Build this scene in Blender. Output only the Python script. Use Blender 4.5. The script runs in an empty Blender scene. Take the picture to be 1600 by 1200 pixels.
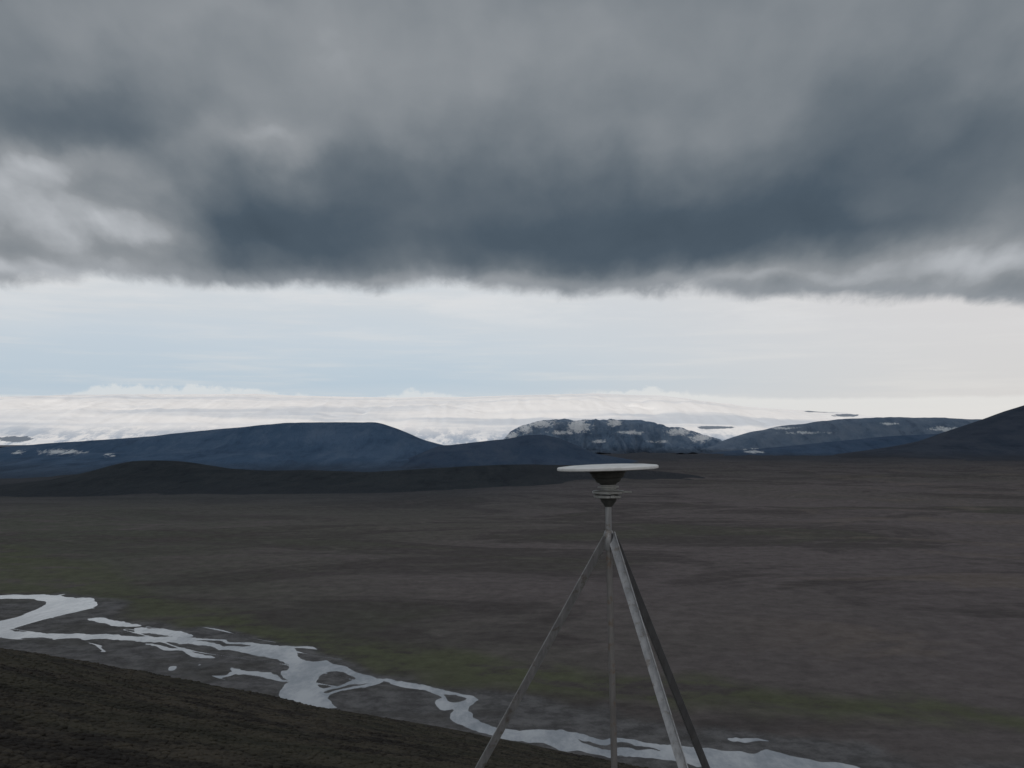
import bpy, math, random
import numpy as np
random.seed(4); rng=np.random.default_rng(7)
EYE=150.0
PITCH=math.radians(3.22)
col=bpy.context.scene.collection

# ------------------------------------------------------------ helpers
def bearing(px,py):
    v=(600-py)/1600.0
    yy=math.cos(PITCH)-v*math.sin(PITCH); zz=math.sin(PITCH)+v*math.cos(PITCH)
    return ((px-800)/1600.0)/yy, zz/yy
def on_plain(px,py,h=150.0):
    u,t=bearing(px,py); y=-h/t
    return (u*y,y)
def sm(a,b,x):
    t=np.clip((x-a)/(b-a),0,1); return t*t*(3-2*t)
def _h(xi,yi,seed):
    n=(xi.astype(np.int64)*374761393+yi.astype(np.int64)*668265263+seed*974634777)&0xffffffff
    n=n.astype(np.uint64)
    n=((n^(n>>np.uint64(13)))*np.uint64(1274126177))&np.uint64(0xffffffff)
    n=((n^(n>>np.uint64(15)))*np.uint64(2246822519))&np.uint64(0xffffffff)
    return ((n^(n>>np.uint64(16)))&np.uint64(0xffffff)).astype(np.float64)/float(0xffffff)
def vn(x,y,seed=0):
    xi=np.floor(x); yi=np.floor(y); fx=x-xi; fy=y-yi
    fx=fx*fx*(3-2*fx); fy=fy*fy*(3-2*fy)
    a=_h(xi,yi,seed);b=_h(xi+1,yi,seed);c=_h(xi,yi+1,seed);d=_h(xi+1,yi+1,seed)
    return (a*(1-fx)+b*fx)*(1-fy)+(c*(1-fx)+d*fx)*fy
def fbm(x,y,seed=0,o=5,g=.5):
    s=0;a=1;t=0
    for i in range(o):
        s=s+a*vn(x*2**i+17.3*i,y*2**i+9.1*i,seed+i);t+=a;a*=g
    return s/t
def grid_mesh(name,X,Y,Z,attrs=None,smooth=True):
    n,m=X.shape
    me=bpy.data.meshes.new(name)
    co=np.stack([X,Y,Z],-1).reshape(-1,3).astype(np.float32)
    idx=np.arange(n*m).reshape(n,m)
    q=np.stack([idx[:-1,:-1],idx[:-1,1:],idx[1:,1:],idx[1:,:-1]],-1).reshape(-1,4)
    me.vertices.add(len(co)); me.vertices.foreach_set("co",co.ravel())
    me.loops.add(q.size); me.loops.foreach_set("vertex_index",q.ravel().astype(np.int32))
    me.polygons.add(len(q))
    me.polygons.foreach_set("loop_start",np.arange(0,q.size,4,dtype=np.int32))
    me.polygons.foreach_set("use_smooth",np.full(len(q),smooth))
    me.update(calc_edges=True); me.validate()
    for k,v in (attrs or {}).items():
        a=me.attributes.new(k,'FLOAT','POINT'); a.data.foreach_set("value",v.ravel().astype(np.float32))
    ob=bpy.data.objects.new(name,me); col.objects.link(ob)
    return ob
def smooth_poly(P,it=2):
    P=[tuple(p) for p in P]
    for _ in range(it):
        Q=[]
        for i in range(len(P)):
            a=P[i]; b=P[(i+1)%len(P)]
            Q.append((a[0]*.75+b[0]*.25,a[1]*.75+b[1]*.25)); Q.append((a[0]*.25+b[0]*.75,a[1]*.25+b[1]*.75))
        P=Q
    return P
def poly_sdf(P,x,y):
    P=np.array(P); d=np.full(x.shape,1e18); ins=np.zeros(x.shape,bool)
    for i in range(len(P)):
        ax,ay=P[i-1]; bx,by=P[i]
        ex,ey=bx-ax,by-ay; L=ex*ex+ey*ey+1e-9
        t=np.clip(((x-ax)*ex+(y-ay)*ey)/L,0,1)
        d=np.minimum(d,(x-ax-t*ex)**2+(y-ay-t*ey)**2)
        if ey!=0:
            c=((ay>y)!=(by>y)); xx=ax+(y-ay)/ey*ex
            ins^=(c&(x<xx))
    d=np.sqrt(d); return np.where(ins,-d,d)
def srgb(r,g,b):
    f=lambda c:(c/255/12.92 if c/255<=.04045 else ((c/255+.055)/1.055)**2.4)
    return (f(r),f(g),f(b),1)

class NT:
    def __init__(s,tree): s.t=tree; s.n=tree.nodes; s.l=tree.links; s.dim='3D'
    def put(s,sock,v):
        if isinstance(v,bpy.types.NodeSocket): s.l.new(v,sock)
        elif v is not None: sock.default_value=v
    def m(s,op,a,b=None,c=None,clamp=False):
        n=s.n.new('ShaderNodeMath'); n.operation=op; n.use_clamp=clamp
        s.put(n.inputs[0],a)
        if b is not None: s.put(n.inputs[1],b)
        if c is not None: s.put(n.inputs[2],c)
        return n.outputs[0]
    def v(s,op,a,b=None):
        n=s.n.new('ShaderNodeVectorMath'); n.operation=op
        s.put(n.inputs[0],a)
        if b is not None: s.put(n.inputs[1],b)
        return n.outputs['Value'] if op in('LENGTH','DOT_PRODUCT') else n.outputs[0]
    def scale(s,a,k):
        n=s.n.new('ShaderNodeVectorMath'); n.operation='SCALE'; s.put(n.inputs[0],a); s.put(n.inputs['Scale'],k); return n.outputs[0]
    def noise(s,vec,sc,det=5,rough=.55,color=False,dist=0.0):
        n=s.n.new('ShaderNodeTexNoise'); n.noise_dimensions=s.dim; s.put(n.inputs['Vector'],vec)
        n.inputs['Scale'].default_value=sc;n.inputs['Detail'].default_value=det
        n.inputs['Roughness'].default_value=rough; n.inputs['Distortion'].default_value=dist
        return n.outputs['Color'] if color else n.outputs[0]
    def ss(s,x,a,b):
        n=s.n.new('ShaderNodeMapRange'); n.interpolation_type='SMOOTHSTEP'
        s.put(n.inputs[0],x); s.put(n.inputs[1],a); s.put(n.inputs[2],b); n.inputs[3].default_value=0;n.inputs[4].default_value=1
        return n.outputs[0]
    def mix(s,f,a,b):
        n=s.n.new('ShaderNodeMix'); n.data_type='RGBA'
        s.put(n.inputs[0],f); s.put(n.inputs[6],a); s.put(n.inputs[7],b); return n.outputs[2]
    def ramp(s,x,stops,interp='LINEAR'):
        n=s.n.new('ShaderNodeValToRGB'); r=n.color_ramp; r.interpolation=interp
        while len(r.elements)<len(stops): r.elements.new(.5)
        for e,(p,c) in zip(r.elements,stops): e.position=p; e.color=c
        s.put(n.inputs[0],x); return n.outputs[0]
    def attr(s,name):
        n=s.n.new('ShaderNodeAttribute'); n.attribute_name=name; return n.outputs['Fac']
    def xyz(s,vec):
        n=s.n.new('ShaderNodeSeparateXYZ'); s.put(n.inputs[0],vec); return n.outputs
    def comb(s,x,y,z):
        n=s.n.new('ShaderNodeCombineXYZ'); s.put(n.inputs[0],x);s.put(n.inputs[1],y);s.put(n.inputs[2],z); return n.outputs[0]
    def pos(s): return s.n.new('ShaderNodeNewGeometry').outputs['Position']
    def objc(s): return s.n.new('ShaderNodeTexCoord').outputs['Object']
def mat(name):
    m=bpy.data.materials.new(name); m.use_nodes=True; t=NT(m.node_tree); b=t.n['Principled BSDF']
    b.inputs['Roughness'].default_value=.9; b.inputs['Specular IOR Level'].default_value=.2
    return m,t,b
def bump(t,b,h,strength=.5,dist=1.0):
    n=t.n.new('ShaderNodeBump'); n.inputs['Strength'].default_value=strength; n.inputs['Distance'].default_value=dist
    t.put(n.inputs['Height'],h); t.l.new(n.outputs[0],b.inputs['Normal'])
def C(r,g,b): return (r,g,b,1)
def tag(o,label,cat,kind=None,group=None):
    o["label"]=label; o["category"]=cat
    if kind:o["kind"]=kind
    if group:o["group"]=group

# ------------------------------------------------------------ camera
cam=bpy.data.cameras.new("camera"); co=bpy.data.objects.new("camera",cam); col.objects.link(co)
cam.lens=36; cam.sensor_width=36; cam.clip_start=.1; cam.clip_end=300000
co.location=(0,0,EYE); co.rotation_euler=(math.pi/2+PITCH,0,0)
sc=bpy.context.scene; sc.camera=co
sc.view_settings.view_transform='Standard'; sc.view_settings.look='None'; sc.view_settings.exposure=0

# ------------------------------------------------------------ sun + world
SUN_EL=math.radians(27); SUN_AZ=math.radians(205)   # bearing clockwise from +Y : behind the viewer
sl=bpy.data.lights.new("sun",'SUN'); so=bpy.data.objects.new("sun",sl); col.objects.link(so)
sl.energy=2.0; sl.angle=math.radians(.5); sl.color=(1,.94,.87)
so.rotation_euler=(math.pi/2-SUN_EL,0,math.pi-SUN_AZ)
so.location=(0,0,EYE+300)
w=bpy.data.worlds.new("World"); sc.world=w; w.use_nodes=True
T=NT(w.node_tree); bg=T.n['Background']
sky=T.n.new('ShaderNodeTexSky'); sky.sky_type='NISHITA'; sky.sun_disc=False
sky.sun_elevation=SUN_EL; sky.sun_rotation=SUN_AZ
d=T.v('NORMALIZE',T.n.new('ShaderNodeTexCoord').outputs['Generated'])
X,Y,Z=T.xyz(d)
az=T.m('ARCTAN2',X,Y); 
hyp=T.m('SQRT',T.m('ADD',T.m('MULTIPLY',X,X),T.m('MULTIPLY',Y,Y)))
el=T.m('DIVIDE',Z,hyp)
p=T.comb(az,T.m('MULTIPLY',el,5.0),0.0)
n1=T.noise(p,3.0,5,.55); n2=T.noise(T.comb(az,T.m('MULTIPLY',el,14.0),3.0),6.0,4,.6)
e2=T.m('ADD',el,T.m('MULTIPLY',T.m('SUBTRACT',n1,.5),.05))
veil=T.ramp(T.m('MULTIPLY',e2,4.0,clamp=True),[(0,srgb(214,216,219)),(.12,srgb(196,207,218)),(.22,srgb(184,200,215)),(.38,srgb(198,208,218)),(.6,srgb(213,216,219)),(1,srgb(190,196,204))])
warm=T.ss(az,-.15,.5)
veil=T.mix(T.m('MULTIPLY',warm,.8),veil,srgb(219,212,209))
veil=T.mix(T.m('MULTIPLY',T.ss(n2,.45,.75),.35),veil,srgb(226,223,221))
n4=T.noise(T.comb(T.m('MULTIPLY',az,.6),T.m('MULTIPLY',el,3.0),7.0),9.0,6,.6)
wsp=T.m('MULTIPLY',T.ss(n4,.46,.66),T.m('MULTIPLY',T.ss(el,.085,.14),.45))
veil=T.mix(wsp,veil,srgb(231,229,228))
# far cumulus heads just above the ice cap
def lump(c,wd,h):
    a=T.m('DIVIDE',T.m('SUBTRACT',az,c),wd)
    return T.m('MULTIPLY',T.m('EXPONENT',T.m('MULTIPLY',T.m('MULTIPLY',a,a),-1.0)),h)
tops=T.m('ADD',lump(-.37,.03,.010),T.m('ADD',lump(-.28,.075,.011),T.m('ADD',lump(-.09,.03,.009),T.m('ADD',lump(.13,.06,.010),lump(.03,.06,.004)))))
n3=T.noise(T.comb(az,el,0.0),42.0,6,.65)
lim=T.m('ADD',T.m('ADD',tops,.041),T.m('MULTIPLY',T.m('SUBTRACT',n3,.5),T.m('ADD',.006,T.m('MULTIPLY',tops,2.2))))
cm=T.ss(T.m('SUBTRACT',lim,el),-.0012,.0030)
veil=T.mix(T.m('MULTIPLY',cm,.55),veil,srgb(232,231,230))
colr=T.mix(.90,sky.outputs[0],T.scale(veil,10.0))
T.l.new(colr,bg.inputs[0]); bg.inputs[1].default_value=.1

# ------------------------------------------------------------ cloud deck (real sheet)
def deck_z(y):
    k=1950+(13000-y)*.5
    return np.where(y>5500,k,1950+7500*.5+300*(1-np.exp(-(5500-y)/3000)))
KD=1.95+6.5; AN=1.3
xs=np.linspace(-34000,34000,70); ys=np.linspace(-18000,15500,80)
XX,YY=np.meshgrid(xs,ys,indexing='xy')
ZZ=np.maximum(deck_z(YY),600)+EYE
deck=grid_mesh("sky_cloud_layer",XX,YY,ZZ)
tag(deck,"heavy dark grey rain cloud layer with ragged lower edge","cloud","structure")
m=bpy.data.materials.new("cloud"); m.use_nodes=True; t=NT(m.node_tree); t.n.clear(); t.dim='2D'
P=t.scale(t.objc(),.001); px_,py_,pz_=t.xyz(P)
q0=t.comb(px_,t.m('DIVIDE',py_,AN),0.0)
wn=t.v('SUBTRACT',t.noise(q0,.9,5,.5,True),(.5,.5,.5))
q=t.v('ADD',q0,t.scale(wn,.8))
q=t.v('MULTIPLY',q,(1,1,0))
q2=t.v('ADD',q0,t.scale(wn,.30)); q2=t.v('MULTIPLY',q2,(.85,1.05,0))
blobs=[ # px,py,rx,ry,amp
 (820,385,440,60,-.28),(1080,330,350,75,-.23),(430,350,150,75,-.24),(1480,230,260,90,-.22),(650,290,220,60,-.18),
 (110,185,230,45,-.19),(330,120,120,40,-.04),(1200,400,260,35,-.06),(1300,330,200,50,-.12),
 (880,60,330,100,.12),(650,130,150,60,.06),(60,30,240,50,.06),(300,20,200,40,.06),
 (40,330,220,85,.26),(110,262,75,24,.16),(215,372,70,20,.18),(400,212,110,34,.20),(60,425,230,22,.20),
 (1480,415,280,38,.28),(1150,440,220,16,.18),(1400,300,80,20,.06),(1000,215,200,50,.04),(650,445,300,12,.20)]
V=None
for (bx,by,rx,ry,a) in blobs:
    u,tt=bearing(bx,by); yy=KD/(tt+.5); xx=u*yy
    sx=yy*rx/1600; sy=KD/(tt+.5)**2*ry/1600/AN
    dd=t.v('MULTIPLY',t.v('SUBTRACT',q,(xx,yy/AN,0)),(1/sx,1/sy,0))
    g=t.m('MULTIPLY',t.m('EXPONENT',t.m('MULTIPLY',t.v('DOT_PRODUCT',dd,dd),-1.0)),a)
    V=g if V is None else t.m('ADD',V,g)
nA=t.noise(q2,.45,5,.45); nB=t.noise(q2,1.2,5,.5)
def billow(vec,sc):
    n=t.n.new('ShaderNodeTexVoronoi'); n.voronoi_dimensions='2D'; n.feature='SMOOTH_F1'; n.inputs['Smoothness'].default_value=.9; n.inputs['Scale'].default_value=sc
    t.put(n.inputs['Vector'],vec); return n.outputs['Distance']
bl2=billow(q,1.7)
puff=t.m('MULTIPLY',t.ss(px_,-1.2,-4.5),t.ss(py_,9.8,11.4))
puffr=t.m('MULTIPLY',t.ss(px_,2.0,4.5),t.ss(py_,12.2,12.8))
pf=t.m('ADD',puff,t.m('MULTIPLY',puffr,.4))
V=t.m('ADD',V,.565)
V=t.m('ADD',V,t.m('MULTIPLY',t.m('SUBTRACT',nA,.5),.28))
V=t.m('ADD',V,t.m('MULTIPLY',t.m('SUBTRACT',nB,.5),t.m('ADD',.18,t.m('MULTIPLY',pf,.16))))
V=t.m('ADD',V,t.m('MULTIPLY',t.m('SUBTRACT',.40,bl2),t.m('ADD',.05,t.m('MULTIPLY',pf,.12))))
over_glow=t.ss(py_,6.5,1.0)  # glow added to the cloud overhead to light ground and tripod
V=t.m('ADD',V,t.m('MULTIPLY',over_glow,.28))
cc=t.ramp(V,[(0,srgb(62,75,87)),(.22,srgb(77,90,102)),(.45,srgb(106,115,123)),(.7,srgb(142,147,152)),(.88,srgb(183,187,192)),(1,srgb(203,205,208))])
edge0=t.m('ADD',13.04,t.m('MULTIPLY',px_,.034))
en=t.m('ADD',t.m('MULTIPLY',t.m('SUBTRACT',t.noise(q0,.7,5,.5),.5),.7),t.m('MULTIPLY',t.m('SUBTRACT',t.noise(q,3.4,6,.6),.5),.22))
dist=t.m('SUBTRACT',t.m('ADD',edge0,en),py_)
al=t.ss(dist,-.13,.17)
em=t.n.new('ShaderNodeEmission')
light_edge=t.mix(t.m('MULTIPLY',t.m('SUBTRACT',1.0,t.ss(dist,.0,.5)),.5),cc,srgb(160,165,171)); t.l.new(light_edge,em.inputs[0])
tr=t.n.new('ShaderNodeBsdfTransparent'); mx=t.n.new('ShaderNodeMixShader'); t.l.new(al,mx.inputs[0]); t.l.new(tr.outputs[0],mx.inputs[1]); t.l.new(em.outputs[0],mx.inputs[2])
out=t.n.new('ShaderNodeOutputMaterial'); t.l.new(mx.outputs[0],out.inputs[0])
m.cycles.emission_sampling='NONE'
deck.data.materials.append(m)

# ------------------------------------------------------------ river outlines surveyed on the plain
WATER=[[(-120,926),(0,929),(60,929),(120,932),(154,937),(152,948),(112,956),(75,967),(30,979),(5,986),(60,990),(150,991),(300,995),(400,1003),(445,1007),(468,1015),(464,1027),(500,1033),(545,1042),(580,1054),(608,1063),(575,1073),(540,1078),(512,1086),(524,1098),(530,1110),(470,1096),(434,1085),(434,1074),(450,1062),(430,1053),(452,1047),(452,1036),(415,1030),(410,1022),(330,1010),(260,1002),(150,998),(0,996),(-120,993)],
 [(358,1040),(378,1046),(430,1056),(446,1066),(425,1065),(385,1054),(362,1050)],
 [(590,1059),(650,1066),(700,1077),(750,1093),(728,1104),(738,1124),(790,1138),(900,1145),(1000,1160),(1150,1169),(1250,1181),(1350,1200),(1450,1225),(1300,1240),(1180,1208),(1000,1182),(850,1164),(765,1147),(720,1134),(698,1120),(712,1106),(688,1111),(672,1096),(690,1088),(655,1077),(610,1069)],
 [(135,965),(180,967),(224,976),(212,980),(170,974),(140,970)],
 [(208,980),(262,983),(308,992),(296,996),(250,992),(212,986)],
 [(225,1002),(258,1009),(300,1016),(340,1027),(312,1027),(262,1014),(230,1006)],
 [(1130,1147),(1185,1152),(1208,1158),(1170,1158),(1132,1151)],
 [(266,1039),(281,1039),(280,1046),(267,1047)]]
ISLES=[[(-120,935),(30,935),(74,937),(76,943),(45,957),(10,968),(-120,985)],
 [(492,1057),(512,1048),(545,1050),(558,1062),(522,1071),(496,1073)],
 [(686,1082),(712,1085),(730,1094),(702,1099)],[(510,1076),(560,1069),(582,1066),(540,1075),(512,1082)],
 [(290,999),(360,1002),(402,1009),(350,1008)],[(880,1150),(980,1162),(1060,1173),(960,1168)]]
GRAVEL=[(-260,922),(100,930),(165,938),(170,962),(300,985),(470,1012),(620,1056),(800,1086),(1000,1125),(1300,1165),(1750,1235),(1750,1330),(-260,1330)]
GREEN=[(-300,850),(0,862),(150,886),(230,935),(450,984),(700,1016),(900,1048),(1100,1070),(1400,1098),(1750,1126),(1750,1160),(1400,1130),(1100,1098),(900,1084),(700,1063),(480,1014),(300,987),(165,937),(-300,924)]
cv=lambda L:[on_plain(a,b) for a,b in L]

# ------------------------------------------------------------ ground sheet
az_f=np.linspace(-.60,.60,1100); az_l=np.linspace(-math.pi,-.60,60)[:-1]; az_r=np.linspace(.60,math.pi,60)[1:]
azs=np.concatenate([az_l,az_f,az_r])
rs=np.concatenate([[5,100,250,350],np.arange(400,1300,1.4),np.geomspace(1301,14000,400),np.geomspace(14500,90000,25)])
R,A=np.meshgrid(rs,azs,indexing='ij'); GX=R*np.sin(A); GY=R*np.cos(A)
near=(R<1700)&(np.abs(A)<.62)&(R>350)
x=GX[near]; y=GY[near]
wx=x+ (fbm(x/16,y/34,3,4,.5)-.5)*8; wy=y+(fbm(x/14,y/34,9,4,.5)-.5)*20
sd=np.full(x.shape,1e9)
for P_ in WATER: sd=np.minimum(sd,poly_sdf(smooth_poly(cv(P_),1 if len(P_)>12 else 2),wx,wy))
for P_ in ISLES: sd=np.maximum(sd,-poly_sdf(smooth_poly(cv(P_)),wx,wy))
SD=np.full(R.shape,400.0); SD[near]=sd
gx=x+(fbm(x/40,y/80,31,4)-.5)*40; gy=y+(fbm(x/40,y/80,37,4)-.5)*70
GR=np.zeros(R.shape); GR[near]=1-sm(-6,14,poly_sdf(cv(GRAVEL),gx,gy))
GN=np.zeros(R.shape); GN[near]=1-sm(-22,26,poly_sdf(cv(GREEN),gx,gy))
farm=sm(60,330,SD)*(1-GR)
amp=np.clip((R-600)/3300,0,1)*36
rdg=1-np.abs(fbm(GX/800+fbm(GX/900,GY/900,88,3),GY/420,84,4)-.5)*2
und=((fbm(GX/1000,GY/700,50,5)-.12)*amp*.8 + rdg**3*amp*.5+ (fbm(GX/220,GY/150,61,4))*np.clip(R/1500,0,3)*5.5)
und=und-sm(3500,9000,R)*18
west=1-sm(-.15,.12,np.sin(A)/np.maximum(np.cos(A),.05))
und=und*(1-.75*west*sm(1500,3200,R))
und=np.maximum(und,0)
GZ=-150.3+np.clip(SD*.07,-.8,.4)+ sm(8,60,SD)*.6*fbm(GX/30,GY/30,77,3)
# small braids running with the flow, in the gravel flat
fl=np.array([.80,-.60]); sA=GX*fl[0]+GY*fl[1]; cA=-GX*fl[1]+GY*fl[0]
bn=np.abs(fbm(sA/200,cA/30,93,3)-.5); thin=(1-sm(.003,.016,bn))*sm(.42,.54,fbm(GX/70,GY/90,97,3))*(GX<-20)
pud=(fbm(GX/26,GY/50,90,4)-.5)
GZ=GZ+np.where(SD>0,(pud*1.2*sm(0,16,SD)*(GX<-20)-thin*1.2)*(GR>.5),0)*(1-sm(60,120,SD))
GZ=GZ+farm*und
GZ=np.maximum(GZ,-152)
ground=grid_mesh("ground",GX,GY,GZ+EYE,{"gravel":GR,"green":GN,"shore":np.clip((GZ+150.3)*14,-10,60)})
tag(ground,"dark brown barren valley plain with mossy green river banks","ground","structure")
m,t,b=mat("plain"); P=t.pos()
ps=t.v('MULTIPLY',P,(.001,.001,0))
pstr=t.v('MULTIPLY',P,(.0008,.0014,0)); t.dim='2D'
a1=t.noise(ps,1.3,5,.55,dist=.5); a2=t.noise(pstr,2.6,7,.64,dist=.7); a3=t.noise(ps,60,7,.75); a4=t.noise(pstr,14,6,.62,dist=.5)
c=t.mix(t.ss(a1,.35,.65),C(.162,.140,.139),C(.132,.121,.110))
c=t.mix(t.m('MULTIPLY',t.ss(a2,.46,.58),.8),c,C(.090,.079,.077))  # dark streaks put the shading of low ridges into the colour
c=t.mix(t.m('MULTIPLY',t.ss(a4,.5,.70),.5),c,C(.190,.165,.160))
c=t.mix(t.m('MULTIPLY',t.ss(a2,.57,.72),.6),c,C(.110,.112,.084))
X_,Y_,_z=t.xyz(P)
U_=t.m('DIVIDE',X_,Y_)
tan=t.m('MULTIPLY',t.ss(U_,.15,.4),t.ss(t.noise(pstr,5.0,5,.6,dist=.6),.52,.66))
c=t.mix(t.m('MULTIPLY',tan,.55),c,C(.205,.170,.148))
# olive low ground in the west
wl=t.m('MULTIPLY',t.ss(t.m('ADD',X_,t.m('MULTIPLY',Y_,.15)),250.0,-600.0),t.m('SUBTRACT',1.0,t.ss(Y_,1500.0,3400.0)))
c=t.mix(t.m('MULTIPLY',wl,t.m('MULTIPLY',t.ss(a4,.3,.6),.85)),c,C(.104,.112,.086))
far=t.ss(Y_,1900.0,5000.0)  # distance haze painted as dark bluish tints on the far plain
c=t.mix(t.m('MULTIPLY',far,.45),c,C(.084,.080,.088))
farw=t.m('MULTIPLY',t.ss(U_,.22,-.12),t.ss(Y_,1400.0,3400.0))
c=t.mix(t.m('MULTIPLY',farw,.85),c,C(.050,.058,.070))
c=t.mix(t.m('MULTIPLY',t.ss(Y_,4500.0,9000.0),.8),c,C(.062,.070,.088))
gn=t.m('MULTIPLY',t.attr('green'),t.ss(t.m('ADD',t.m('MULTIPLY',a4,.6),t.m('MULTIPLY',a3,.4)),.36,.52))
c=t.mix(t.m('MULTIPLY',gn,t.m('ADD',.60,t.m('MULTIPLY',t.ss(X_,-450.0,-150.0),.25))),c,C(.122,.132,.078))
gc=t.mix(t.ss(a3,.35,.65),C(.125,.122,.124),C(.180,.177,.179))
gc=t.mix(t.m('MULTIPLY',t.ss(a4,.45,.65),.6),gc,C(.098,.094,.088))
c=t.mix(t.m('MULTIPLY',t.attr('gravel'),.9),c,gc)
dk=t.m('MULTIPLY',t.m('SUBTRACT',1.0,t.ss(t.attr('shore'),.2,3.5)),.5)
c=t.mix(dk,c,C(.15,.15,.155))
k=t.m('ADD',.45,t.m('MULTIPLY',a3,1.1)); c=t.scale(c,k)
t.l.new(c,b.inputs['Base Color']); b.inputs['Specular IOR Level'].default_value=.05
bump(t,b,a3,.8,7.0)
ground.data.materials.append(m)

# river sheet
xs=np.linspace(-700,460,40); ys=np.linspace(395,1200,40); XX,YY=np.meshgrid(xs,ys)
river=grid_mesh("river",XX,YY,np.full(XX.shape,-150.3+EYE))
tag(river,"pale silty braided river winding through grey gravel bars","river","structure")
m,t,b=mat("silty_water"); n=t.noise(t.v('MULTIPLY',t.pos(),(.035,.014,0)),1.0,6,.7)
t.l.new(t.mix(t.ss(n,.35,.65),C(.28,.30,.33),C(.54,.55,.57)),b.inputs['Base Color']); b.inputs['Roughness'].default_value=.16; b.inputs['Specular IOR Level'].default_value=.6
bump(t,b,t.noise(t.pos(),1.5,3,.6),.15,.1)
river.data.materials.append(m)

# ------------------------------------------------------------ near hillside
def hill(x,y):
    s=sm(4.7,9.0,y)
    e=np.maximum(y-4.6,0)
    r2=x*x+y*y
    z=-1.65-.2575*e*sm(4.5,6,y)-.184*x*s-1.5*s-1.18e-4*r2
    r=np.sqrt(r2)
    k=sm(6,30,r)
    z=z+(fbm(x/9,y/9,5,4)-.5)*.9*k*np.clip(r/60,.3,1)+(fbm(x/1.3,y/1.3,15,4)-.5)*.16*sm(5,10,r)+(fbm(x/.35,y/.35,25,3)-.5)*.06*sm(5,10,r)
    z=z+(fbm(x/45,y/45,6,3)-.5)*2.2*sm(30,150,r)
    return z
az_f=np.linspace(-.62,.2,1100); az_l=np.linspace(-math.pi,-.62,80)[:-1]; az_r=np.linspace(.2,math.pi,100)[1:]
azs=np.concatenate([az_l,az_f,az_r])
rs=np.concatenate([[.02,.5,1,2,3],np.geomspace(3.6,12,40)[:-1],np.geomspace(12,220,520),np.geomspace(225,1300,60)])
R,A=np.meshgrid(rs,azs,indexing='ij'); HX=R*np.sin(A); HY=R*np.cos(A)
hs=grid_mesh("hillside",HX,HY,hill(HX,HY)+EYE)
tag(hs,"dark mossy hillside sloping down to the river","hillside","structure")
def moss(name,g=1.0):
    m,t,b=mat(name); P=t.pos()
    a=t.noise(P,.09,5,.6); a2=t.noise(P,.35,7,.75); a3=t.noise(P,5.0,5,.7)
    c=t.mix(t.ss(a2,.40,.60),C(.024,.021,.019),C(.066,.057,.044))
    c=t.mix(t.m('MULTIPLY',t.ss(a,.42,.62),.4),c,C(.040,.042,.028))
    c=t.mix(t.m('MULTIPLY',t.ss(a3,.62,.75),.5),c,C(.090,.080,.070))
    c=t.mix(t.m('MULTIPLY',t.ss(a3,.45,.3),.7),c,C(.02,.018,.015))
    c=t.scale(c,g)
    t.l.new(c,b.inputs['Base Color']); b.inputs['Specular IOR Level'].default_value=.05
    bump(t,b,a3,.5,.12); return m
hs.data.materials.append(moss("moss_heath"))
# moss clumps and stones as one ground-cover object
N=26000
phi=(1+5**.5)/2
ico=np.array([(-1,phi,0),(1,phi,0),(-1,-phi,0),(1,-phi,0),(0,-1,phi),(0,1,phi),(0,-1,-phi),(0,1,-phi),(phi,0,-1),(phi,0,1),(-phi,0,-1),(-phi,0,1)])/1.9
fc=np.array([(0,11,5),(0,5,1),(0,1,7),(0,7,10),(0,10,11),(1,5,9),(5,11,4),(11,10,2),(10,7,6),(7,1,8),(3,9,4),(3,4,2),(3,2,6),(3,6,8),(3,8,9),(4,9,5),(2,4,11),(6,2,10),(8,6,7),(9,8,1)])
cy=np.exp(rng.uniform(np.log(11),np.log(170),N)); cu=rng.uniform(-.56,.14,N); cx=cu*cy
cz=hill(cx,cy); sz=.02+.0009*cy*rng.uniform(.4,1.5,N)+rng.uniform(0,.05,N)
sz=np.minimum(sz,.18)
VV=(ico[None]*(1+rng.uniform(-.3,.3,(N,12,1))))*sz[:,None,None]*np.array([1.5,1.5,.4])
VV+=np.stack([cx,cy,cz+EYE],-1)[:,None,:]
FF=(fc[None]+(np.arange(N)*12)[:,None,None]).reshape(-1,3)
me=bpy.data.meshes.new("moss_clumps"); VV=VV.reshape(-1,3).astype(np.float32)
me.vertices.add(len(VV)); me.vertices.foreach_set("co",VV.ravel()); me.loops.add(FF.size); me.loops.foreach_set("vertex_index",FF.ravel().astype(np.int32))
me.polygons.add(len(FF)); me.polygons.foreach_set("loop_start",np.arange(0,FF.size,3,dtype=np.int32)); me.polygons.foreach_set("use_smooth",np.full(len(FF),True)); me.update(calc_edges=True)
mo=bpy.data.objects.new("moss_clumps",me); col.objects.link(mo); mo.data.materials.append(moss("moss_tuft",1.15))
tag(mo,"low brown moss clumps and stones covering the slope","moss","stuff")

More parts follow.
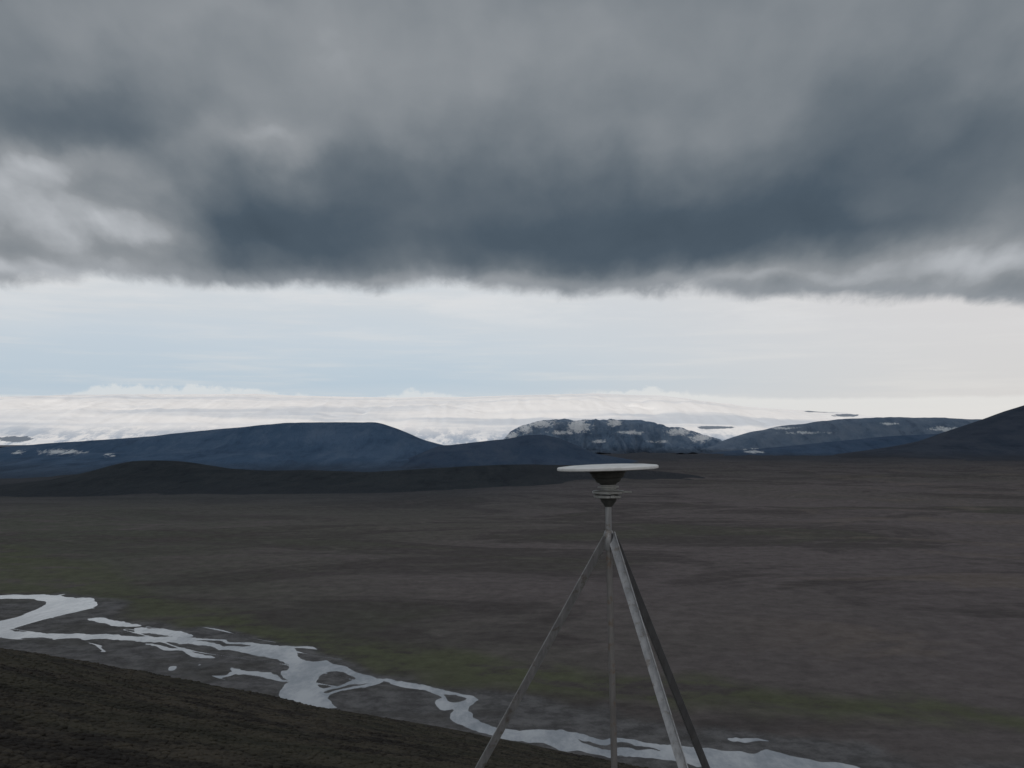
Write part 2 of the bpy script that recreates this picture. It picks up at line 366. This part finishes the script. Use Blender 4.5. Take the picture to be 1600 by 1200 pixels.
# ------------------------------------------------------------ mountains
def ridge(name,pts,D,df,db,foot,kind,gully,seed,spots=None,nu=520,nv=70,rough=1.0,edge=0):
    us=[];ts=[]
    for a,b_ in pts:
        u,tt=bearing(a,b_); us.append(u); ts.append(tt*D)
    uu=np.linspace(us[0],us[-1],nu); crest=np.interp(uu,us,ts)
    kk=np.ones(9)/9; pad=np.concatenate([np.full(4,crest[0]),crest,np.full(4,crest[-1])]); crest=np.convolve(pad,kk,'valid')
    crest=crest+(fbm(uu*D/300,uu*0+seed,seed+31,5,.6)-.5)*edge
    vv=np.concatenate([np.linspace(0,1,nv),np.linspace(1,2,14)[1:]])
    V_,U_=np.meshgrid(vv,uu,indexing='ij'); Cr=np.broadcast_to(crest,V_.shape)
    Yf=np.where(V_<=1,D-df*(1-V_),D+db*(V_-1))
    Xf=U_*D
    h=(Cr-foot)
    f=np.where(V_<=1,V_,1.0)
    if kind=='plateau': pr=.62*f**1.2*sm(0,.15,f)+.38*sm(.72,.93,f)+0
    elif kind=='hill': pr=sm(-.25,1.02,f)*1.0; pr=(pr-pr.min())/(pr.max()-pr.min())
    elif kind=='soft': pr=f**1.6
    elif kind=='ice': pr=1-(1-f)**1.7
    pr=np.where(V_>1,1-(V_-1)**2*.9,pr)
    g=fbm(Xf/(df*.12)+fbm(Xf/900,Yf/900,seed+5)*2,Yf/(df*.5),seed,5)-.5
    rg=np.abs(fbm(Xf/(df*.10),Yf/(df*.6),seed+9,4)-.5)*2
    env=4*f*(1-f)*(V_<=1)
    Zf=foot+h*pr+env*gully*(g*1.2-rg*.9)*np.clip(h/300,.1,1.5)
    Zf=Zf+(fbm(Xf/250,Yf/250,seed+20,4)-.5)*gully*.12*rough*np.clip(h/200,0,1)
    sp=np.zeros(V_.shape)
    for (a,b_,rx,ry) in (spots or []):
        u,tt=bearing(a,b_)
        sp=np.maximum(sp,np.exp(-(((Xf/Yf-u)/(rx/1600))**2+((Zf/Yf-tt)/(ry/1600))**2)))
    return grid_mesh(name,Xf,Yf,Zf+EYE,{"spot":sp,"up":np.clip(f,0,1),"rise":np.clip(Zf-foot,0,1000)})
def rock(name,c1,c2,c3,sscale=1.0,gain=2.0,base_c=None,snowy=0.0,east=None,bh=70.0):  # mountain blues have distance haze and cloud shade mixed into the colour
    g=lambda c:(c[0]*gain,c[1]*gain,c[2]*gain,1)
    m,t,b=mat(name); P=t.pos()
    a=t.noise(t.v('MULTIPLY',P,(.001,.001,.003)),1.6*sscale,6,.62,dist=.4); a2=t.noise(t.v('MULTIPLY',P,(.005,.0012,.005)),1.5*sscale,6,.7)
    c=t.mix(t.ss(a,.38,.62),g(c1),g(c2)); c=t.mix(t.m('MULTIPLY',t.ss(a2,.48,.68),.7),c,g(c3))
    c=t.mix(t.m('MULTIPLY',t.ss(a2,.48,.34),.5),c,(c1[0]*gain*.6,c1[1]*gain*.6,c1[2]*gain*.65,1))
    if base_c: c=t.mix(t.m('MULTIPLY',t.ss(t.m('ADD',t.attr('rise'),t.m('MULTIPLY',t.m('SUBTRACT',a2,.5),bh*.8)),bh,0.0),.95),c,base_c)
    if east:
        x_,y_,z_=t.xyz(P); c=t.mix(t.m('MULTIPLY',t.ss(t.m('DIVIDE',x_,y_),-.04,.12),.85),c,east)
    nn=t.noise(t.v('MULTIPLY',P,(.016,.003,.024)),1.2,6,.85)
    fac=t.m('ADD',t.m('MULTIPLY',t.attr('spot'),1.0),t.m('MULTIPLY',t.m('SUBTRACT',nn,.5),3.2))
    if snowy: fac=t.m('ADD',fac,t.m('MULTIPLY',t.ss(t.attr('up'),.5,.8),snowy))
    sn=t.ss(fac,.60,.95)
    c=t.mix(t.m('MULTIPLY',sn,.95),c,C(.82,.84,.86))
    t.l.new(c,b.inputs['Base Color']); b.inputs['Specular IOR Level'].default_value=.02
    bump(t,b,a2,.9,70.0); return m
FOOT_HAZE=C(.055,.067,.088)  # bluish haze tint blended into the mountain feet
o=ridge("mountain",[(-160,712),(0,703),(60,694),(200,684),(300,675),(400,665),(450,660),(590,660),(622,671),(655,686),(700,698),(760,707),(830,722),(900,745)],6900,3000,1500,-150,'plateau',85,11,[(95,706,50,6),(172,711,14,5),(30,707,14,5)],edge=8)
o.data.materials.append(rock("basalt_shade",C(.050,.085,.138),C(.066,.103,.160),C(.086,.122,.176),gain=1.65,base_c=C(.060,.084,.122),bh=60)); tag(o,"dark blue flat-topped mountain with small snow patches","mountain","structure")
o=ridge("mountain",[(600,745),(650,712),(685,697),(740,691),(790,686),(820,680),(848,679),(875,685),(905,698),(935,710),(1010,722)],6500,1700,1200,-150,'hill',45,23,edge=8)
o.data.materials.append(rock("basalt_hill",C(.042,.066,.106),C(.054,.078,.120),C(.066,.088,.126),gain=1.45,base_c=FOOT_HAZE,bh=40)); tag(o,"dark blue rounded mountain below the ice cap","mountain","structure")
o=ridge("mountain",[(755,715),(785,688),(800,672),(815,664),(835,658),(850,655),(880,654),(900,657),(960,655),(1010,656),(1035,663),(1060,670),(1085,675),(1110,683),(1150,702)],13500,2000,900,-140,'plateau',260,37,[(845,662,30,8),(905,666,24,13),(1060,675,24,7),(820,670,14,9),(935,690,16,4),(880,676,34,4),(985,676,24,4),(800,682,16,10),(1030,690,22,3),(1095,684,24,8),(960,660,14,8)],rough=3,edge=26,nv=110)
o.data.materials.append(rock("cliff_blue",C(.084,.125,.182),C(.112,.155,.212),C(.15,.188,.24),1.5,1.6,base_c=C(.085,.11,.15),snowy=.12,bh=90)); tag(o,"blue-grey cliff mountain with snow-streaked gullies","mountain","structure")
o=ridge("mountain",[(1080,712),(1115,697),(1140,685),(1170,675),(1240,663),(1320,654),(1440,652),(1530,655),(1620,662),(1720,680)],12500,2600,900,-145,'plateau',130,41,[(1475,671,36,6),(1180,703,26,4),(1150,707,14,3),(1390,662,20,3),(1260,676,50,3),(1220,669,40,3)],edge=14,nv=110,rough=2)
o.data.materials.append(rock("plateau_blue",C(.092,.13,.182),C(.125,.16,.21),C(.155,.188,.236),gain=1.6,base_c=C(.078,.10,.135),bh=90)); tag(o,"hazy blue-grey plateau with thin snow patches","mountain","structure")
o=ridge("mountain",[(990,722),(1080,712),(1130,706),(1200,700),(1300,690),(1400,681),(1500,676),(1600,672),(1720,670)],10500,1300,900,-150,'hill',50,43,[(1180,706,24,3)],edge=10)
o.data.materials.append(rock("ridge_blue",C(.044,.073,.12),C(.056,.088,.14),C(.072,.10,.15),gain=1.75,base_c=FOOT_HAZE,bh=50)); tag(o,"low dark blue mountain ridge on the plain's edge","mountain","structure")
o=ridge("mountain",[(1330,722),(1370,707),(1440,694),(1485,683),(1520,668),(1560,653),(1600,637),(1680,612),(1800,600)],8500,2200,1500,-150,'hill',45,47,edge=8)
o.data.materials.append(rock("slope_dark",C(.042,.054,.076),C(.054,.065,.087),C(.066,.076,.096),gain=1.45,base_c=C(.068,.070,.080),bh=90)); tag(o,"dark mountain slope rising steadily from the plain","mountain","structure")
o=ridge("hill",[(-200,760),(0,757),(90,748),(140,737),(175,727),(205,721),(240,720),(272,725),(305,732),(380,738),(460,736),(560,740),(640,734),(740,729),(830,726),(920,728),(1000,734),(1080,742),(1200,760)],3600,1100,900,-150,'soft',20,53,rough=3,edge=6)
o.data.materials.append(rock("low_hill",C(.036,.044,.052),C(.045,.053,.061),C(.054,.060,.066),2.5,1.15,C(.050,.057,.068),east=C(.060,.064,.074),bh=22)); tag(o,"low dark hills with one rounded mound at plain's edge","hill","structure")

# glacier
gl=ridge("glacier",[(-300,628),(0,621),(150,617),(400,616),(480,619),(620,622),(720,621),(820,618),(920,615),(1020,618),(1090,627),(1160,636),(1230,641),(1300,645),(1345,653),(1400,668)],25000,7300,4000,-60,'ice',70,71,
   [(1290,643,40,2.0),(1322,649,24,3),(20,686,40,6),(1120,668,40,3)],nu=800,nv=260,rough=.4)
m,t,b=mat("glacier_ice"); P=t.pos()
a=t.noise(t.v('MULTIPLY',P,(.00006,.0006,.002)),1.3,3,.45,dist=.1); a2=t.noise(t.v('MULTIPLY',P,(.0022,.0007,.003)),1.4,7,.75); up=t.attr('up'); a5=t.noise(t.v('MULTIPLY',P,(.00012,.0007,.0015)),1.2,4,.55,dist=.2)
c=t.mix(t.ss(a,.42,.68),C(.78,.775,.765),C(.62,.645,.675))
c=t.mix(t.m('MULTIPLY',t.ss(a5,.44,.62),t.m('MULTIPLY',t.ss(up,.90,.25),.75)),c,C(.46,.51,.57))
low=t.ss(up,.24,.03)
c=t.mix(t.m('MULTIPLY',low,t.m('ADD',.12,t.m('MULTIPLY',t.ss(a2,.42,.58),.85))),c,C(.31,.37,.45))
rk=t.ss(t.m('ADD',t.attr('spot'),t.m('MULTIPLY',t.m('SUBTRACT',a2,.5),1.5)),.50,.62)
c=t.mix(t.m('MULTIPLY',rk,t.ss(t.attr('spot'),.05,.3)),c,C(.14,.17,.21))
t.l.new(c,b.inputs['Base Color']); b.inputs['Roughness'].default_value=.8
bump(t,b,a2,.15,40.0)
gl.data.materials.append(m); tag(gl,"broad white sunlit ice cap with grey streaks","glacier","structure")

# ------------------------------------------------------------ survey tripod
TD=3.87; TX=(950-800)/1600*TD; S=TD/1600
def zp(py): return EYE+(690-py)*S
base=bpy.data.objects.new("survey_tripod",None); base.location=(TX,TD,EYE-1.65); base.empty_display_size=.3; col.objects.link(base)
tag(base,"grey steel survey tripod carrying a white disc satellite antenna","survey tripod")
def child(name,verts,faces,mt,smooth=False,label=None,parent=None,bev=0):
    me=bpy.data.meshes.new(name); me.from_pydata(verts,[],faces); me.update()
    if smooth:
        me.polygons.foreach_set("use_smooth",[True]*len(me.polygons))
        try: me.set_sharp_from_angle(angle=math.radians(35))
        except Exception: pass
    ob=bpy.data.objects.new(name,me); col.objects.link(ob); ob.parent=parent or base
    me.materials.append(mt)
    if bev:
        bm=ob.modifiers.new("bevel",'BEVEL'); bm.width=bev; bm.segments=2
    if label: ob["label"]=label
    return ob
def lathe(prof,n=64,z0=0,cx=0,cy=0,off=0):
    vs=[];fs=[]
    for r,z in prof:
        for i in range(n):
            a=2*math.pi*i/n; vs.append((cx+r*math.cos(a),cy+r*math.sin(a),z+z0))
    for j in range(len(prof)-1):
        for i in range(n):
            a=j*n+i;b2=j*n+(i+1)%n; fs.append((a+off,b2+off,b2+n+off,a+n+off))
    fs.append(tuple(off+i for i in range(n))[::-1]); fs.append(tuple(off+(len(prof)-1)*n+i for i in range(n)))
    return vs,fs
def join(parts):
    V=[];F=[]
    for vs,fs in parts:
        k=len(V); V+=vs; F+=[tuple(i+k for i in f) for f in fs]
    return V,F
def box(cx,cy,cz,sx,sy,sz,rot=0):
    c_,s_=math.cos(rot),math.sin(rot); vs=[]
    for dz in(-1,1):
        for dx,dy in((-1,-1),(1,-1),(1,1),(-1,1)):
            X0,Y0=dx*sx/2,dy*sy/2; vs.append((cx+X0*c_-Y0*s_,cy+X0*s_+Y0*c_,cz+dz*sz/2))
    return vs,[(3,2,1,0),(4,5,6,7),(0,1,5,4),(1,2,6,5),(2,3,7,6),(3,0,4,7)]
def metal(name,c1,c2,rust,ramt,rough=.5,metallic=.5):
    m,t,b=mat(name); P=t.objc()
    n=t.noise(P,30,6,.65); n2=t.noise(t.v('MULTIPLY',P,(1,1,.15)),60,5,.6)
    c=t.mix(t.ss(n2,.30,.70),c1,c2); c=t.mix(t.m('MULTIPLY',t.ss(n,.62-ramt*.3,.75-ramt*.25),.8),c,rust)
    t.l.new(c,b.inputs['Base Color']); b.inputs['Metallic'].default_value=metallic; t.l.new(t.m('ADD',rough-.1,t.m('MULTIPLY',n,.2)),b.inputs['Roughness'])
    b.inputs['Specular IOR Level'].default_value=.45; bump(t,b,n2,.12,.001); return m
mw,t,b=mat("white_enamel"); n=t.noise(t.objc(),18,5,.65); t.l.new(t.mix(t.ss(n,.4,.7),C(.80,.80,.79),C(.66,.66,.64)),b.inputs['Base Color']); b.inputs['Roughness'].default_value=.4; b.inputs['Specular IOR Level'].default_value=.5
md=metal("dark_housing",C(.060,.062,.060),C(.085,.087,.083),C(.11,.105,.09),.1,.5,.0)
mb=metal("mount_paint",C(.40,.41,.40),C(.31,.315,.30),C(.50,.50,.47),.2,.4,.3)
ms=metal("galvanised_steel",C(.37,.375,.385),C(.25,.255,.265),C(.19,.165,.145),.3,.38,.45)
mdk=metal("dark_steel",C(.17,.17,.18),C(.125,.125,.13),C(.12,.10,.085),.1,.4,.4)  # darker steel tone than the other legs
mlg=metal("worn_steel",C(.35,.35,.355),C(.24,.24,.245),C(.17,.145,.125),.3,.4,.4)
mr=metal("dull_rod",C(.26,.25,.245),C(.19,.18,.175),C(.21,.155,.12),.3,.5,.3)
Z0=EYE-1.65
L=lambda py: zp(py)-Z0      # height above the tripod's foot level
tilt=math.radians(1.8)
ant=bpy.data.objects.new("antenna",None); ant.parent=base; ant.location=(0,0,L(768)); ant.rotation_euler=(0,-tilt,0); ant.empty_display_size=.1; col.objects.link(ant)
ant["label"]="white disc satellite antenna on dark housing"
la=lambda py: L(py)-L(768)
zr=la(733)
vs,fs=lathe([(.001,zr-.004),(.12,zr-.004),(.175,zr-.003),(.1895,zr),(.1905,zr+.004),(.190,zr+.009),(.186,zr+.012),(.15,zr+.0155),(.09,zr+.018),(.001,zr+.019)],96)
child("disc",vs,fs,mw,True,parent=ant)
vs,fs=lathe([(.001,la(757)),(.028,la(757)),(.032,la(756)),(.034,la(754)),(.044,la(753)),(.048,la(750)),(.050,la(747)),(.058,la(746)),(.062,la(743)),(.063,la(740)),(.068,la(739)),(.070,zr-.005),(.001,zr-.005)],64)
child("housing",vs,fs,md,True,parent=ant)
vs,fs=lathe([(.001,la(768)),(.036,la(768)),(.040,la(767)),(.040,la(765)),(.030,la(764)),(.030,la(762)),(.040,la(761.5)),(.040,la(759.5)),(.028,la(759)),(.028,la(757.3)),(.001,la(757.3))],40)
child("collar",vs,fs,mb,True,parent=ant)
# levelling mount
parts=[lathe([(.001,L(771)),(.056,L(771)),(.061,L(770)),(.061,L(767.5)),(.056,L(766)),(.042,L(765.6)),(.042,L(768.5)),(.001,L(768.5))],48),
       lathe([(.001,L(778)),(.044,L(778)),(.048,L(777)),(.048,L(774)),(.044,L(773)),(.001,L(773))],48),
       lathe([(.001,L(791)),(.015,L(791)),(.020,L(787)),(.028,L(783)),(.032,L(778.2)),(.001,L(778.2))],40)]
tri=child("levelling_mount",*join([parts[0],parts[1]]),mb,True,label="grey levelling plate with three thumbscrews")
for k in range(3):
    a=math.radians(-75+120*k); r=.044
    vs,fs=lathe([(.001,L(777.5)),(.009,L(777.5)),(.012,L(776.5)),(.012,L(773.5)),(.008,L(772.5)),(.006,L(771.2)),(.001,L(771.2))],20,cx=r*math.cos(a),cy=r*math.sin(a))
    child("thumbscrew",vs,fs,mb,True,parent=tri)
vs,fs=join([box(.066,-.03,L(767.5),.036,.010,.006,.2)]); child("clamp_lever",vs,fs,mb,parent=tri,bev=.001)
child("mount_screw",*parts[2],md,True)
vs,fs=lathe([(.001,L(850)),(.012,L(850)),(.012,L(823)),(.0115,L(791.2)),(.001,L(791.2))],24)
child("neck_pole",vs,fs,ms,True)
head=join([lathe([(.001,L(858)),(.015,L(858)),(.019,L(850)),(.019,L(834)),(.015,L(828)),(.001,L(828))],24)])
child("head_bracket",*head,ms,True)
# legs : angle-iron profile
def leg(foot,top,wd,th,mt,label,spin=0):
    from mathutils import Vector
    a=Vector(top); b2=Vector(foot); d_=(b2-a).normalized()
    out_=Vector((foot[0]-top[0],foot[1]-top[1],0)).normalized()
    side=d_.cross(out_).normalized(); nn=side.cross(d_).normalized()
    c_,s_=math.cos(spin),math.sin(spin); e1=side*c_+nn*s_; e2=-side*s_+nn*c_
    prof=[(0,0),(wd,0),(wd,th),(th,th),(th,wd),(0,wd)]
    vs=[];fs=[]
    for p0 in(a,b2):
        for s0,s1 in prof: vs.append(tuple(p0+e1*(s0-wd*.35)+e2*(s1-wd*.35)))
    for i in range(6): fs.append((i,(i+1)%6,6+(i+1)%6,6+i))
    fs.append((5,4,3,0)); fs.append((3,2,1,0)); fs.append((6,9,10,11)); fs.append((6,7,8,9))
    o=child("leg",vs,fs,mt,bev=.0012,label=label)
    vs2,fs2=lathe([(.001,-.03),(.006,-.03),(.028,.0),(.028,.006),(.012,.012),(.001,.012)],20,cx=foot[0],cy=foot[1])
    child("foot",vs2,fs2,mt,True,parent=o)
leg((-.742,-.06,0),(-.010,0,L(838)),.034,.004,mlg,"worn grey steel leg",math.radians(25))
leg((.372,-.57,0),(.012,-.012,L(832)),.031,.004,ms,"pale galvanised leg",math.radians(-35))
leg((.556,.43,0),(.016,.010,L(838)),.027,.004,mdk,"dark steel leg",math.radians(60))
vs,fs=lathe([(.001,.0),(.004,.0),(.012,.05),(.012,L(858.2)),(.001,L(858.2))],20)
vs=[(x0+(1-z0/1.3)*.025,y0+.0,z0) for x0,y0,z0 in vs]
child("centre_rod",vs,fs,mr,True,label="thin dull centre rod reaching the ground")
